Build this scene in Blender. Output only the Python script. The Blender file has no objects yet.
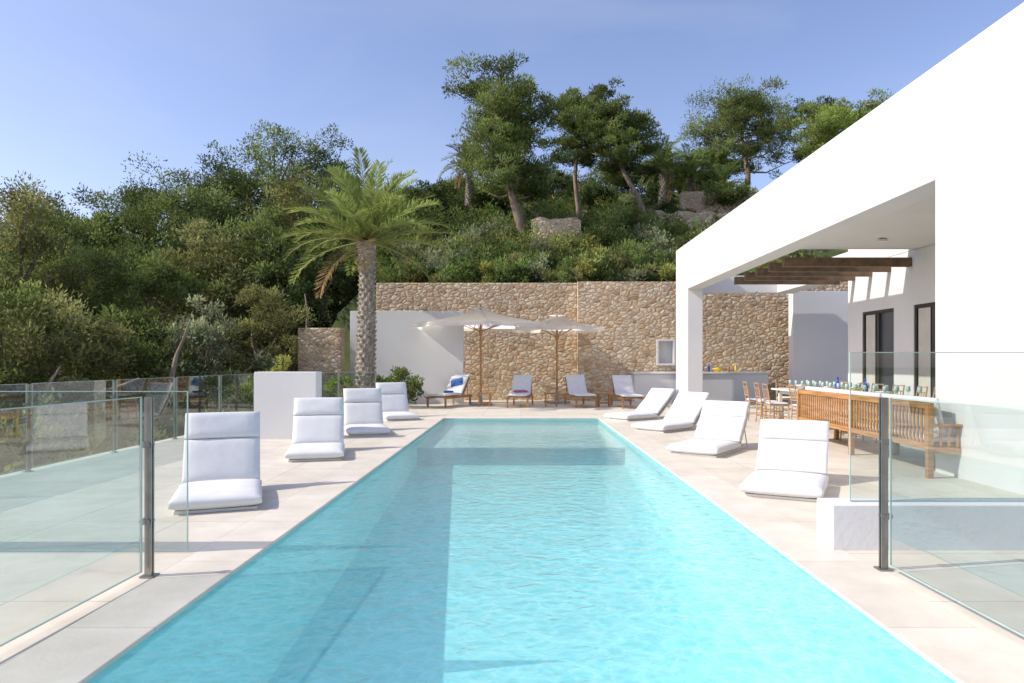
import bpy, math, random
import numpy as np
from mathutils import Vector, Matrix

random.seed(7)
D = math.radians
scene = bpy.context.scene
scene.view_settings.view_transform = 'Standard'
scene.view_settings.look = 'None'
scene.view_settings.exposure = 0
scene.view_settings.gamma = 1

SUN_EL = math.radians(38)
SUN_AZ = math.radians(-101)      # compass angle from +Y, clockwise

# ------------------------------------------------------------ materials
def new_mat(name):
    m = bpy.data.materials.new(name); m.use_nodes = True
    nt = m.node_tree
    b = nt.nodes["Principled BSDF"]
    return m, nt, b

def N(nt, typ, **kw):
    n = nt.nodes.new(typ)
    for k, v in kw.items():
        setattr(n, k, v)
    return n

def simple(name, col, rough=0.6, var=0.12, scale=3.0, bump=0.0, bscale=40, metal=0.0, spec=0.5, stretch=(1,1,1)):
    m, nt, b = new_mat(name)
    tc = N(nt, 'ShaderNodeTexCoord'); mp = N(nt, 'ShaderNodeMapping')
    mp.inputs['Scale'].default_value = stretch
    nt.links.new(tc.outputs['Object'], mp.inputs['Vector'])
    no = N(nt, 'ShaderNodeTexNoise'); no.inputs['Scale'].default_value = scale; no.inputs['Detail'].default_value = 6
    nt.links.new(mp.outputs[0], no.inputs['Vector'])
    r = N(nt, 'ShaderNodeValToRGB')
    r.color_ramp.elements[0].position = 0.3; r.color_ramp.elements[1].position = 0.7
    r.color_ramp.elements[0].color = (*[c*(1-var) for c in col], 1)
    r.color_ramp.elements[1].color = (*[min(1, c*(1+var)) for c in col], 1)
    nt.links.new(no.outputs['Fac'], r.inputs['Fac'])
    nt.links.new(r.outputs['Color'], b.inputs['Base Color'])
    b.inputs['Roughness'].default_value = rough
    b.inputs['Metallic'].default_value = metal
    b.inputs['Specular IOR Level'].default_value = spec
    if bump > 0:
        n2 = N(nt, 'ShaderNodeTexNoise'); n2.inputs['Scale'].default_value = bscale; n2.inputs['Detail'].default_value = 5
        nt.links.new(mp.outputs[0], n2.inputs['Vector'])
        bp = N(nt, 'ShaderNodeBump'); bp.inputs['Strength'].default_value = bump; bp.inputs['Distance'].default_value = 0.02
        nt.links.new(n2.outputs['Fac'], bp.inputs['Height']); nt.links.new(bp.outputs[0], b.inputs['Normal'])
    return m

M_plaster = simple('white_plaster', (0.675, 0.668, 0.65), 0.85, 0.035, 0.9, 0.15, 22, spec=0.1)
M_ceiling = simple('ceiling_plaster', (0.66, 0.65, 0.62), 0.9, 0.03, 1.0, spec=0.1)
M_fabric = simple('white_cushion_fabric', (0.68, 0.68, 0.67), 0.95, 0.05, 5, 0.2, 9, spec=0.05)
M_teak = simple('teak_wood', (0.40, 0.20, 0.07), 0.5, 0.35, 8, 0.2, 30, stretch=(1, 0.25, 4))
M_bamboo = simple('bamboo_wood', (0.44, 0.27, 0.14), 0.5, 0.25, 10)
M_beam = simple('dark_beam_wood', (0.15, 0.095, 0.055), 0.7, 0.3, 6)
M_steel = simple('brushed_steel', (0.30, 0.29, 0.27), 0.35, 0.15, 10, metal=0.85)
M_dark = simple('dark_frame_metal', (0.035, 0.034, 0.032), 0.4, 0.1, 10)
M_bark = simple('pine_bark', (0.25, 0.19, 0.14), 0.95, 0.4, 6, 0.8, 14, stretch=(1, 1, 0.3))
M_palmbark = simple('palm_bark', (0.32, 0.275, 0.22), 0.95, 0.45, 9, 0.8, 20)
M_blue = simple('blue_towel', (0.06, 0.16, 0.42), 0.9, 0.4, 14)
M_red = simple('red_towel', (0.42, 0.14, 0.22), 0.9, 0.4, 14)
M_bottle = simple('cobalt_glass', (0.02, 0.06, 0.40), 0.1, 0.1, 5)
M_ceramic = simple('ceramic', (0.66, 0.64, 0.6), 0.3, 0.05, 5)
M_rope = simple('hanging_rope', (0.45, 0.36, 0.25), 0.9, 0.2, 20)
M_yellow = simple('lemon_yellow', (0.65, 0.48, 0.05), 0.6, 0.2, 5)
M_umbrellabase = simple('stone_base', (0.35, 0.34, 0.32), 0.8, 0.15, 6)
M_darkglass = simple('window_glass', (0.05, 0.055, 0.06), 0.05, 0.2, 0.6)
M_curtain = simple('curtain_cloth', (0.55, 0.52, 0.46), 0.9, 0.08, 3)

def canvas_mat():
    m, nt, b = new_mat('umbrella_canvas'); nt.nodes.remove(b)
    out = nt.nodes['Material Output']
    tc = N(nt, 'ShaderNodeTexCoord'); no = N(nt, 'ShaderNodeTexNoise'); no.inputs['Scale'].default_value = 4
    nt.links.new(tc.outputs['Object'], no.inputs['Vector'])
    r = N(nt, 'ShaderNodeValToRGB'); r.color_ramp.elements[0].color = (0.93, 0.91, 0.85, 1); r.color_ramp.elements[1].color = (0.97, 0.95, 0.90, 1)
    nt.links.new(no.outputs['Fac'], r.inputs['Fac'])
    d = N(nt, 'ShaderNodeBsdfDiffuse'); t = N(nt, 'ShaderNodeBsdfTranslucent')
    nt.links.new(r.outputs[0], d.inputs[0]); nt.links.new(r.outputs[0], t.inputs[0])
    mx = N(nt, 'ShaderNodeMixShader'); mx.inputs[0].default_value = 0.9
    nt.links.new(d.outputs[0], mx.inputs[1]); nt.links.new(t.outputs[0], mx.inputs[2]); nt.links.new(mx.outputs[0], out.inputs['Surface'])
    return m
M_canvas = canvas_mat()

def paving(name, col, sx, sy, joint=0.006, offset=0.0):
    m, nt, b = new_mat(name)
    tc = N(nt, 'ShaderNodeTexCoord')
    br = N(nt, 'ShaderNodeTexBrick')
    br.offset = offset
    br.inputs['Scale'].default_value = 1.0
    br.inputs['Brick Width'].default_value = sx; br.inputs['Row Height'].default_value = sy
    br.inputs['Mortar Size'].default_value = joint; br.inputs['Mortar Smooth'].default_value = 0.2
    br.inputs['Bias'].default_value = 0.0
    br.inputs['Color1'].default_value = (*[c*0.94 for c in col], 1)
    br.inputs['Color2'].default_value = (*[min(1, c*1.04) for c in col], 1)
    br.inputs['Mortar'].default_value = (*[c*0.66 for c in col], 1)
    nt.links.new(tc.outputs['Object'], br.inputs['Vector'])
    no = N(nt, 'ShaderNodeTexNoise'); no.inputs['Scale'].default_value = 2.2; no.inputs['Detail'].default_value = 9
    no.inputs['Roughness'].default_value = 0.65
    nt.links.new(tc.outputs['Object'], no.inputs['Vector'])
    r = N(nt, 'ShaderNodeValToRGB')
    r.color_ramp.elements[0].position = 0.3; r.color_ramp.elements[0].color = (0.84, 0.815, 0.78, 1)
    r.color_ramp.elements[1].position = 0.7; r.color_ramp.elements[1].color = (1.05, 1.04, 1.03, 1)
    nt.links.new(no.outputs['Fac'], r.inputs['Fac'])
    mx = N(nt, 'ShaderNodeMixRGB', blend_type='MULTIPLY'); mx.inputs[0].default_value = 1
    nt.links.new(br.outputs['Color'], mx.inputs[1]); nt.links.new(r.outputs['Color'], mx.inputs[2])
    nt.links.new(mx.outputs[0], b.inputs['Base Color'])
    b.inputs['Roughness'].default_value = 0.55
    b.inputs['Specular IOR Level'].default_value = 0.3
    bp = N(nt, 'ShaderNodeBump'); bp.inputs['Strength'].default_value = 0.15; bp.inputs['Distance'].default_value = 0.01
    n2 = N(nt, 'ShaderNodeTexNoise'); n2.inputs['Scale'].default_value = 30
    nt.links.new(tc.outputs['Object'], n2.inputs['Vector'])
    nt.links.new(n2.outputs['Fac'], bp.inputs['Height']); nt.links.new(bp.outputs[0], b.inputs['Normal'])
    return m
M_deck = paving('limestone_paving', (0.69, 0.64, 0.54), 1.0, 1.0)
M_coping = paving('limestone_coping', (0.71, 0.66, 0.565), 3.0, 1.2, 0.004)

def stone_mat():
    m, nt, b = new_mat('rubble_stone')
    tc = N(nt, 'ShaderNodeTexCoord'); mp = N(nt, 'ShaderNodeMapping')
    mp.inputs['Scale'].default_value = (4.6, 4.6, 7.0)
    nz = N(nt, 'ShaderNodeTexNoise'); nz.inputs['Scale'].default_value = 3.0
    ad = N(nt, 'ShaderNodeVectorMath', operation='MULTIPLY_ADD')
    ad.inputs[1].default_value = (0.16, 0.16, 0.16)
    nt.links.new(tc.outputs['Object'], nz.inputs['Vector'])
    nt.links.new(nz.outputs['Color'], ad.inputs[0]); nt.links.new(tc.outputs['Object'], ad.inputs[2])
    nt.links.new(ad.outputs[0], mp.inputs['Vector'])
    v1 = N(nt, 'ShaderNodeTexVoronoi'); v1.inputs['Scale'].default_value = 1; v1.inputs['Randomness'].default_value = 0.95
    v2 = N(nt, 'ShaderNodeTexVoronoi', feature='DISTANCE_TO_EDGE'); v2.inputs['Scale'].default_value = 1; v2.inputs['Randomness'].default_value = 0.95
    nt.links.new(mp.outputs[0], v1.inputs['Vector']); nt.links.new(mp.outputs[0], v2.inputs['Vector'])
    sp = N(nt, 'ShaderNodeSeparateColor'); nt.links.new(v1.outputs['Color'], sp.inputs[0])
    r = N(nt, 'ShaderNodeValToRGB'); e = r.color_ramp.elements
    e[0].position = 0.0; e[0].color = (0.38, 0.27, 0.17, 1)
    e[1].position = 1.0; e[1].color = (0.71, 0.60, 0.44, 1)
    for p, c in ((0.2, (0.57, 0.41, 0.265)), (0.4, (0.68, 0.54, 0.37)), (0.6, (0.55, 0.395, 0.255)), (0.8, (0.58, 0.49, 0.37))):
        x = e.new(p); x.color = (*c, 1)
    nt.links.new(sp.outputs[0], r.inputs['Fac'])
    n2 = N(nt, 'ShaderNodeTexNoise'); n2.inputs['Scale'].default_value = 9; n2.inputs['Detail'].default_value = 8
    nt.links.new(tc.outputs['Object'], n2.inputs['Vector'])
    n3 = N(nt, 'ShaderNodeTexNoise'); n3.inputs['Scale'].default_value = 0.6; n3.inputs['Detail'].default_value = 3
    nt.links.new(tc.outputs['Object'], n3.inputs['Vector'])
    av = N(nt, 'ShaderNodeMath', operation='ADD'); nt.links.new(n2.outputs['Fac'], av.inputs[0]); nt.links.new(n3.outputs['Fac'], av.inputs[1])
    mr = N(nt, 'ShaderNodeMapRange'); mr.inputs[1].default_value = 0.7; mr.inputs[2].default_value = 1.3
    mr.inputs[3].default_value = 0.75; mr.inputs[4].default_value = 1.15
    nt.links.new(av.outputs[0], mr.inputs[0])
    mul = N(nt, 'ShaderNodeVectorMath', operation='SCALE')
    nt.links.new(r.outputs['Color'], mul.inputs[0]); nt.links.new(mr.outputs[0], mul.inputs['Scale'])
    er = N(nt, 'ShaderNodeMapRange'); er.inputs[1].default_value = 0.02; er.inputs[2].default_value = 0.10
    nt.links.new(v2.outputs['Distance'], er.inputs[0])
    mx = N(nt, 'ShaderNodeMixRGB'); mx.inputs[1].default_value = (0.42, 0.32, 0.215, 1)
    nt.links.new(er.outputs[0], mx.inputs[0]); nt.links.new(mul.outputs[0], mx.inputs[2])
    nt.links.new(mx.outputs[0], b.inputs['Base Color'])
    b.inputs['Roughness'].default_value = 0.95; b.inputs['Specular IOR Level'].default_value = 0.1
    e2 = N(nt, 'ShaderNodeMapRange'); e2.inputs[1].default_value = 0.0; e2.inputs[2].default_value = 0.25
    nt.links.new(v2.outputs['Distance'], e2.inputs[0])
    a2 = N(nt, 'ShaderNodeMath', operation='ADD'); nt.links.new(e2.outputs[0], a2.inputs[0]); nt.links.new(n2.outputs['Fac'], a2.inputs[1])
    bp = N(nt, 'ShaderNodeBump'); bp.inputs['Strength'].default_value = 0.8; bp.inputs['Distance'].default_value = 0.028
    nt.links.new(a2.outputs[0], bp.inputs['Height']); nt.links.new(bp.outputs[0], b.inputs['Normal'])
    return m
M_stone = stone_mat()

def ground_mat():
    m, nt, b = new_mat('hillside_soil')
    tc = N(nt, 'ShaderNodeTexCoord')
    n1 = N(nt, 'ShaderNodeTexNoise'); n1.inputs['Scale'].default_value = 0.5; n1.inputs['Detail'].default_value = 10
    nt.links.new(tc.outputs['Object'], n1.inputs['Vector'])
    r = N(nt, 'ShaderNodeValToRGB'); e = r.color_ramp.elements
    e[0].position = 0.35; e[0].color = (0.05, 0.065, 0.028, 1)
    e[1].position = 0.7; e[1].color = (0.16, 0.14, 0.09, 1)
    x = e.new(0.55); x.color = (0.08, 0.10, 0.04, 1)
    nt.links.new(n1.outputs['Fac'], r.inputs['Fac']); nt.links.new(r.outputs['Color'], b.inputs['Base Color'])
    b.inputs['Roughness'].default_value = 1.0; b.inputs['Specular IOR Level'].default_value = 0.05
    bp = N(nt, 'ShaderNodeBump'); bp.inputs['Strength'].default_value = 0.8; bp.inputs['Distance'].default_value = 0.3
    nt.links.new(n1.outputs['Fac'], bp.inputs['Height']); nt.links.new(bp.outputs[0], b.inputs['Normal'])
    return m
M_ground = ground_mat()

def leaf_mat(name, trans=0.36):
    m, nt, b = new_mat(name)
    nt.nodes.remove(b)
    out = nt.nodes['Material Output']
    at = N(nt, 'ShaderNodeAttribute'); at.attribute_name = 'col'
    d = N(nt, 'ShaderNodeBsdfDiffuse'); t = N(nt, 'ShaderNodeBsdfTranslucent')
    hs = N(nt, 'ShaderNodeHueSaturation'); hs.inputs['Hue'].default_value = 0.49; hs.inputs['Saturation'].default_value = 1.08; hs.inputs['Value'].default_value = 1.5
    nt.links.new(at.outputs['Color'], d.inputs['Color'])
    nt.links.new(at.outputs['Color'], hs.inputs['Color']); nt.links.new(hs.outputs[0], t.inputs['Color'])
    mx = N(nt, 'ShaderNodeMixShader'); mx.inputs[0].default_value = trans
    nt.links.new(d.outputs[0], mx.inputs[1]); nt.links.new(t.outputs[0], mx.inputs[2])
    nt.links.new(mx.outputs[0], out.inputs['Surface'])
    return m
M_leaf = leaf_mat('foliage')

def schlick(nt, f0, normal_socket=None, gain=1.0):
    geo = N(nt, 'ShaderNodeNewGeometry')
    dt = N(nt, 'ShaderNodeVectorMath', operation='DOT_PRODUCT')
    nt.links.new(geo.outputs['Incoming'], dt.inputs[0])
    nt.links.new(normal_socket if normal_socket else geo.outputs['Normal'], dt.inputs[1])
    ab = N(nt, 'ShaderNodeMath', operation='ABSOLUTE'); nt.links.new(dt.outputs['Value'], ab.inputs[0])
    om = N(nt, 'ShaderNodeMath', operation='SUBTRACT'); om.inputs[0].default_value = 1; om.use_clamp = True
    nt.links.new(ab.outputs[0], om.inputs[1])
    pw = N(nt, 'ShaderNodeMath', operation='POWER'); pw.inputs[1].default_value = 5; nt.links.new(om.outputs[0], pw.inputs[0])
    ma = N(nt, 'ShaderNodeMath', operation='MULTIPLY_ADD'); ma.inputs[1].default_value = (1-f0)*gain; ma.inputs[2].default_value = f0
    ma.use_clamp = True
    nt.links.new(pw.outputs[0], ma.inputs[0])
    return ma.outputs[0]

def glass_mat():
    m, nt, b = new_mat('clear_glass'); nt.nodes.remove(b)
    out = nt.nodes['Material Output']
    t = N(nt, 'ShaderNodeBsdfTransparent'); t.inputs['Color'].default_value = (0.81, 0.88, 0.87, 1)
    g = N(nt, 'ShaderNodeBsdfGlossy'); g.inputs['Roughness'].default_value = 0.0
    mx = N(nt, 'ShaderNodeMixShader')
    nt.links.new(schlick(nt, 0.17, gain=1.6), mx.inputs[0])
    nt.links.new(t.outputs[0], mx.inputs[1]); nt.links.new(g.outputs[0], mx.inputs[2])
    nt.links.new(mx.outputs[0], out.inputs['Surface'])
    return m
M_glass = glass_mat()
M_glassedge = simple('glass_edge', (0.34, 0.46, 0.42), 0.15, 0.1, 5)

def water_mat():
    m, nt, b = new_mat('pool_water'); nt.nodes.remove(b)
    out = nt.nodes['Material Output']
    tc = N(nt, 'ShaderNodeTexCoord')
    n1 = N(nt, 'ShaderNodeTexNoise'); n1.inputs['Scale'].default_value = 9; n1.inputs['Detail'].default_value = 4; n1.inputs['Distortion'].default_value = 0.6
    n2 = N(nt, 'ShaderNodeTexNoise'); n2.inputs['Scale'].default_value = 2.2; n2.inputs['Detail'].default_value = 2
    nt.links.new(tc.outputs['Object'], n1.inputs['Vector']); nt.links.new(tc.outputs['Object'], n2.inputs['Vector'])
    b1 = N(nt, 'ShaderNodeBump'); b1.inputs['Strength'].default_value = 0.7; b1.inputs['Distance'].default_value = 0.03
    b2 = N(nt, 'ShaderNodeBump'); b2.inputs['Strength'].default_value = 0.5; b2.inputs['Distance'].default_value = 0.04
    nt.links.new(n1.outputs['Fac'], b1.inputs['Height']); nt.links.new(n2.outputs['Fac'], b2.inputs['Height'])
    nt.links.new(b1.outputs[0], b2.inputs['Normal'])
    # caustic light network painted into the water's transmission tint
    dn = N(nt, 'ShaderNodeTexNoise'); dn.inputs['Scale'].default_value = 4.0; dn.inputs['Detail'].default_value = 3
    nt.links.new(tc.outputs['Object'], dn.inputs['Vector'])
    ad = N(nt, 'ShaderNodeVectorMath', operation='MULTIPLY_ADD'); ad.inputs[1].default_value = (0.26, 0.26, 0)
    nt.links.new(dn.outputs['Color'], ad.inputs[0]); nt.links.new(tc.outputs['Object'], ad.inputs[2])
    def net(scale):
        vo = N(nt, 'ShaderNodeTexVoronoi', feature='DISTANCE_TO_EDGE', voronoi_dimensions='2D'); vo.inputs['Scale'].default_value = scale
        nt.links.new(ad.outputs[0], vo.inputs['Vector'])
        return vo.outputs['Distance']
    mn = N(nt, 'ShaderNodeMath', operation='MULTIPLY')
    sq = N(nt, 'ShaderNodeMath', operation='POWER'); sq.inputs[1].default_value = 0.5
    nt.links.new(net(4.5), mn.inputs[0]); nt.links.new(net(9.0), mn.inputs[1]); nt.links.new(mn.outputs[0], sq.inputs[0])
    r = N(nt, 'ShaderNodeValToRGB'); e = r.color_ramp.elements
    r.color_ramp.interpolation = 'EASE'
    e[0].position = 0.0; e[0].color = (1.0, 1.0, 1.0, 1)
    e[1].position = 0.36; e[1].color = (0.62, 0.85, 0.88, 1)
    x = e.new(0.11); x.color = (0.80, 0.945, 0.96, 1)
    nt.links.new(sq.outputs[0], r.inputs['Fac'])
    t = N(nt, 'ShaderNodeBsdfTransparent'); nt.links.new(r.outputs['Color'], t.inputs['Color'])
    # light scattered back inside the water body
    df = N(nt, 'ShaderNodeBsdfDiffuse'); df.inputs['Color'].default_value = (0.31, 0.70, 0.74, 1)
    ms = N(nt, 'ShaderNodeMixShader'); ms.inputs[0].default_value = 0.25
    nt.links.new(t.outputs[0], ms.inputs[1]); nt.links.new(df.outputs[0], ms.inputs[2])
    g = N(nt, 'ShaderNodeBsdfGlossy'); g.inputs['Roughness'].default_value = 0.03
    nt.links.new(b2.outputs[0], g.inputs['Normal'])
    mx = N(nt, 'ShaderNodeMixShader')
    nt.links.new(schlick(nt, 0.025, b2.outputs[0]), mx.inputs[0])
    nt.links.new(ms.outputs[0], mx.inputs[1]); nt.links.new(g.outputs[0], mx.inputs[2])
    nt.links.new(mx.outputs[0], out.inputs['Surface'])
    return m
M_water = water_mat()
M_pool = simple('pool_plaster', (0.50, 0.84, 0.83), 0.7, 0.05, 1.5, spec=0.2)
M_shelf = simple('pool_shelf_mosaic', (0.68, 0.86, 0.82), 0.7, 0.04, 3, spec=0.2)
M_riser = simple('pool_step_shade', (0.16, 0.50, 0.60), 0.6, 0.08, 6, spec=0.2)  # darker colour paints the shade on the shelf's front face

# ------------------------------------------------------------ mesh builder
class MB:
    def __init__(s):
        s.v = []; s.f = []; s.m = []
    def add(s, vs, fs, m=0):
        o = len(s.v); s.v.extend([tuple(v) for v in vs])
        for f in fs: s.f.append(tuple(i+o for i in f)); s.m.append(m)
    def box(s, x0, x1, y0, y1, z0, z1, m=0, mat=None):
        vs = [Vector(p) for p in ((x0,y0,z0),(x1,y0,z0),(x1,y1,z0),(x0,y1,z0),(x0,y0,z1),(x1,y0,z1),(x1,y1,z1),(x0,y1,z1))]
        if mat is not None: vs = [mat @ v for v in vs]
        s.add(vs, [(0,3,2,1),(4,5,6,7),(0,1,5,4),(1,2,6,5),(2,3,7,6),(3,0,4,7)], m)
    def tube(s, pts, rad, n=8, m=0):
        pts = [Vector(p) for p in pts]
        if not hasattr(rad, '__len__'): rad = [rad]*len(pts)
        rings = []
        for i, p in enumerate(pts):
            d = (pts[min(i+1, len(pts)-1)] - pts[max(i-1, 0)])
            if d.length < 1e-6: d = Vector((0,0,1))
            d.normalize()
            a = d.cross(Vector((0.13, 0.97, 0.21)));
            if a.length < 0.1: a = d.cross(Vector((1, 0, 0)))
            a.normalize(); b = d.cross(a)
            rings.append([p + (a*math.cos(2*math.pi*k/n) + b*math.sin(2*math.pi*k/n))*rad[i] for k in range(n)])
        vs = [q for r in rings for q in r]; fs = []
        for i in range(len(pts)-1):
            for k in range(n):
                k2 = (k+1) % n
                fs.append((i*n+k, i*n+k2, (i+1)*n+k2, (i+1)*n+k))
        fs.append(tuple(range(n))[::-1]); fs.append(tuple((len(pts)-1)*n+k for k in range(n)))
        s.add(vs, fs, m)
    def lathe(s, prof, c, n=16, m=0):
        vs = []; fs = []
        for r, z in prof:
            for k in range(n):
                a = 2*math.pi*k/n; vs.append((c[0]+r*math.cos(a), c[1]+r*math.sin(a), c[2]+z))
        for i in range(len(prof)-1):
            for k in range(n):
                k2 = (k+1) % n; fs.append((i*n+k, i*n+k2, (i+1)*n+k2, (i+1)*n+k))
        fs.append(tuple(range(n))[::-1]); fs.append(tuple((len(prof)-1)*n+k for k in range(n)))
        s.add(vs, fs, m)
    def build(s, name, mats, parent=None, smooth=False, bevel=0, segs=2, loc=None, rot=None, subsurf=0):
        me = bpy.data.meshes.new(name); me.from_pydata(s.v, [], s.f)
        for mt in (mats if isinstance(mats, (list, tuple)) else [mats]): me.materials.append(mt)
        me.polygons.foreach_set('material_index', s.m)
        if smooth: me.polygons.foreach_set('use_smooth', [True]*len(s.f))
        me.update()
        ob = bpy.data.objects.new(name, me); scene.collection.objects.link(ob)
        if bevel:
            md = ob.modifiers.new('bevel', 'BEVEL'); md.width = bevel; md.segments = segs; md.limit_method = 'ANGLE'; md.angle_limit = math.radians(40)
        if parent: ob.parent = parent
        if loc: ob.location = loc
        if rot is not None: ob.rotation_euler = (0, 0, rot)
        return ob

def empty(name, loc=(0,0,0), rot=0):
    e = bpy.data.objects.new(name, None); scene.collection.objects.link(e)
    e.location = loc; e.rotation_euler = (0, 0, rot); e.empty_display_size = 0.2
    return e

# ------------------------------------------------------------ terrain
def sstep(a, b, x):
    t = np.clip((x-a)/(b-a), 0, 1); return t*t*(3-2*t)
def height(x, y):
    x = np.asarray(x, float); y = np.asarray(y, float)
    hill = 4.1 + 0.39*np.clip(y-25.6, 0, 26)
    left = -1.6 + 0.30*np.clip(y-21, 0, 34)
    w = sstep(-9.5, -5.6, x)
    h = hill*w + left*(1-w)
    front = -1.7 + 0*x
    h = np.where(y > 25.3, h, np.where(x < -6.5, left, front))
    far = sstep(70, 220, np.hypot(x, y))
    h = h*(1-far) + (-6)*far
    drop = sstep(-14, -60, x)*8*(y < 60)
    h = h - drop*(1-far)
    h = h + 0.18*np.sin(x*1.3+y*0.7)*(y > 26) + 0.12*np.sin(x*2.9-y*1.9)*(y > 26)
    return h
xs = np.concatenate([[-900,-500,-300,-200,-150,-110,-85], np.arange(-70, -7, 1.2), [-6.9,-6.45], np.arange(-6.2, 40, 0.9), [45,55,70,90,120,160,220,320,500,900]])
ys = np.concatenate([[-900,-400,-200,-100,-50,-20,-8], np.arange(0, 25, 1.5), [25.15, 25.45], np.arange(26, 62, 0.9), [65,70,80,95,120,150,200,300,500,900]])
X, Y = np.meshgrid(xs, ys)
Z = height(X, Y)
gv = np.stack([X.ravel(), Y.ravel(), Z.ravel()], 1)
nx = len(xs); gf = []
for j in range(len(ys)-1):
    for i in range(nx-1):
        gf.append((j*nx+i, j*nx+i+1, (j+1)*nx+i+1, (j+1)*nx+i))
me = bpy.data.meshes.new('ground'); me.from_pydata(gv.tolist(), [], gf); me.materials.append(M_ground)
me.polygons.foreach_set('use_smooth', [True]*len(gf))
scene.collection.objects.link(bpy.data.objects.new('ground', me))

# ------------------------------------------------------------ deck & pool
PX = 1.93; PY0 = 0.6; PY1 = 17.1; CW = 0.47
b = MB()
b.box(-6.45, -PX-CW-0.004, -4, 25, -1.9, -0.003)
b.box(PX+CW+0.004, 14, -4, 25, -1.9, -0.003)
b.box(-PX-CW-0.004, PX+CW+0.004, PY1+CW+0.004, 25, -1.9, -0.003)
b.box(-PX-CW-0.004, PX+CW+0.004, -4, PY0-CW-0.004, -1.9, -0.003)
b.build('terrace_paving', M_deck)
b = MB()
b.box(-PX-CW, -PX, PY0-CW, PY1+CW, -0.025, 0)
b.box(PX, PX+CW, PY0-CW, PY1+CW, -0.025, 0)
b.box(-PX+0.001, PX-0.001, PY1, PY1+CW, -0.025, 0)
b.box(-PX+0.001, PX-0.001, PY0-CW, PY0, -0.025, 0)
b.build('pool_coping', M_coping, bevel=0.006)
pool = empty('swimming_pool')
b = MB()
W = PX+0.015
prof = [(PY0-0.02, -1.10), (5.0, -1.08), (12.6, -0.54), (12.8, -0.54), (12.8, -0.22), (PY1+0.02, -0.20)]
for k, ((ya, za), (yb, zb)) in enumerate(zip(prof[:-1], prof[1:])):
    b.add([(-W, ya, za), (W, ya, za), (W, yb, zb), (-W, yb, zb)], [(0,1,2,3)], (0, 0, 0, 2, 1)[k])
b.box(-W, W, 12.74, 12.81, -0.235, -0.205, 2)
for sx in (-W, W):
    b.add([(sx, PY0-0.02, -1.3), (sx, PY1+0.02, -1.3), (sx, PY1+0.02, -0.027), (sx, PY0-0.02, -0.027)], [(0,1,2,3)])
for sy in (PY0-0.02, PY1+0.02):
    b.add([(-W, sy, -1.3), (W, sy, -1.3), (W, sy, -0.027), (-W, sy, -0.027)], [(0,1,2,3)])
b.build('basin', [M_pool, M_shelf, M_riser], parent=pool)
b = MB()
b.add([(-W, PY0-0.02, -0.034), (W, PY0-0.02, -0.034), (W, PY1+0.02, -0.034), (-W, PY1+0.02, -0.034)], [(0,1,2,3)])
b.build('water', M_water, parent=pool)

# ------------------------------------------------------------ walls
b = MB(); b.box(-5.3, 2.05, 25, 25.6, -0.3, 4.3); b.build('stone_wall', M_stone, bevel=0.03)
b = MB(); b.box(2.05, 4.88, 24.6, 25.2, -0.3, 4.3); b.box(5.55, 16, 24.6, 25.2, -0.3, 4.3)
b.box(4.88, 5.55, 24.6, 25.2, -0.3, 1.28); b.box(4.88, 5.55, 24.6, 25.2, 2.22, 4.3)
w2 = b.build('stone_wall', M_stone)
b = MB(); b.box(4.88, 4.95, 24.55, 25.0, 1.28, 2.22); b.box(5.48, 5.55, 24.55, 25.0, 1.28, 2.22)
b.box(4.95, 5.48, 24.55, 25.0, 1.28, 1.35); b.box(4.95, 5.48, 24.55, 25.0, 2.15, 2.22); b.box(4.95, 5.48, 24.85, 25.0, 1.35, 2.15)
b.build('niche', M_plaster, parent=w2)
b = MB(); b.box(-5.76, -1.95, 23, 23.3, -0.1, 3.12); b.build('white_wall', M_plaster, bevel=0.01)
b = MB(); b.box(-7.2, -5.80, 22.0, 22.5, -1.8, 2.5); b.build('stone_wall', M_stone, bevel=0.03)
b = MB(); b.box(-4.85, -3.72, 12.4, 12.75, -0.1, 1.22); b.build('low_white_wall', M_plaster, bevel=0.01)
b = MB(); b.box(9.4, 15, 23.6, 24.0, -0.1, 3.85); b.build('white_wall', M_plaster, bevel=0.01)
b = MB(); b.box(2.32, 9, 5.08, 5.36, -0.1, 0.335); b.build('low_white_wall', M_plaster, bevel=0.008)
# hillside retaining walls with uneven tops
def rough_wall(x0, x1, y, zb, zt, seed, th=0.5):
    rnd = random.Random(seed); b = MB(); n = int((x1-x0)/0.3); x = x0
    tops = [zt + rnd.uniform(-0.12, 0.1) for _ in range(n+1)]
    vs = []
    for i in range(n+1):
        xx = x0+(x1-x0)*i/n
        vs += [(xx, y, zb), (xx, y, tops[i]), (xx, y+th, tops[i]), (xx, y+th, zb)]
    fs = []
    for i in range(n):
        a = i*4; c = a+4
        fs += [(a, c, c+1, a+1), (a+1, c+1, c+2, a+2), (a+2, c+2, c+3, a+3)]
    fs += [(0, 1, 2, 3), (n*4+3, n*4+2, n*4+1, n*4)]
    b.add(vs, fs); b.build('retaining_wall', M_stone)
rough_wall(0.5, 2.9, 33.0, 5, 8.35, 1)
rough_wall(7.2, 11.5, 36.6, 6, 9.45, 2)
rough_wall(9.2, 14.0, 39.2, 6, 11.2, 3)

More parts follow.
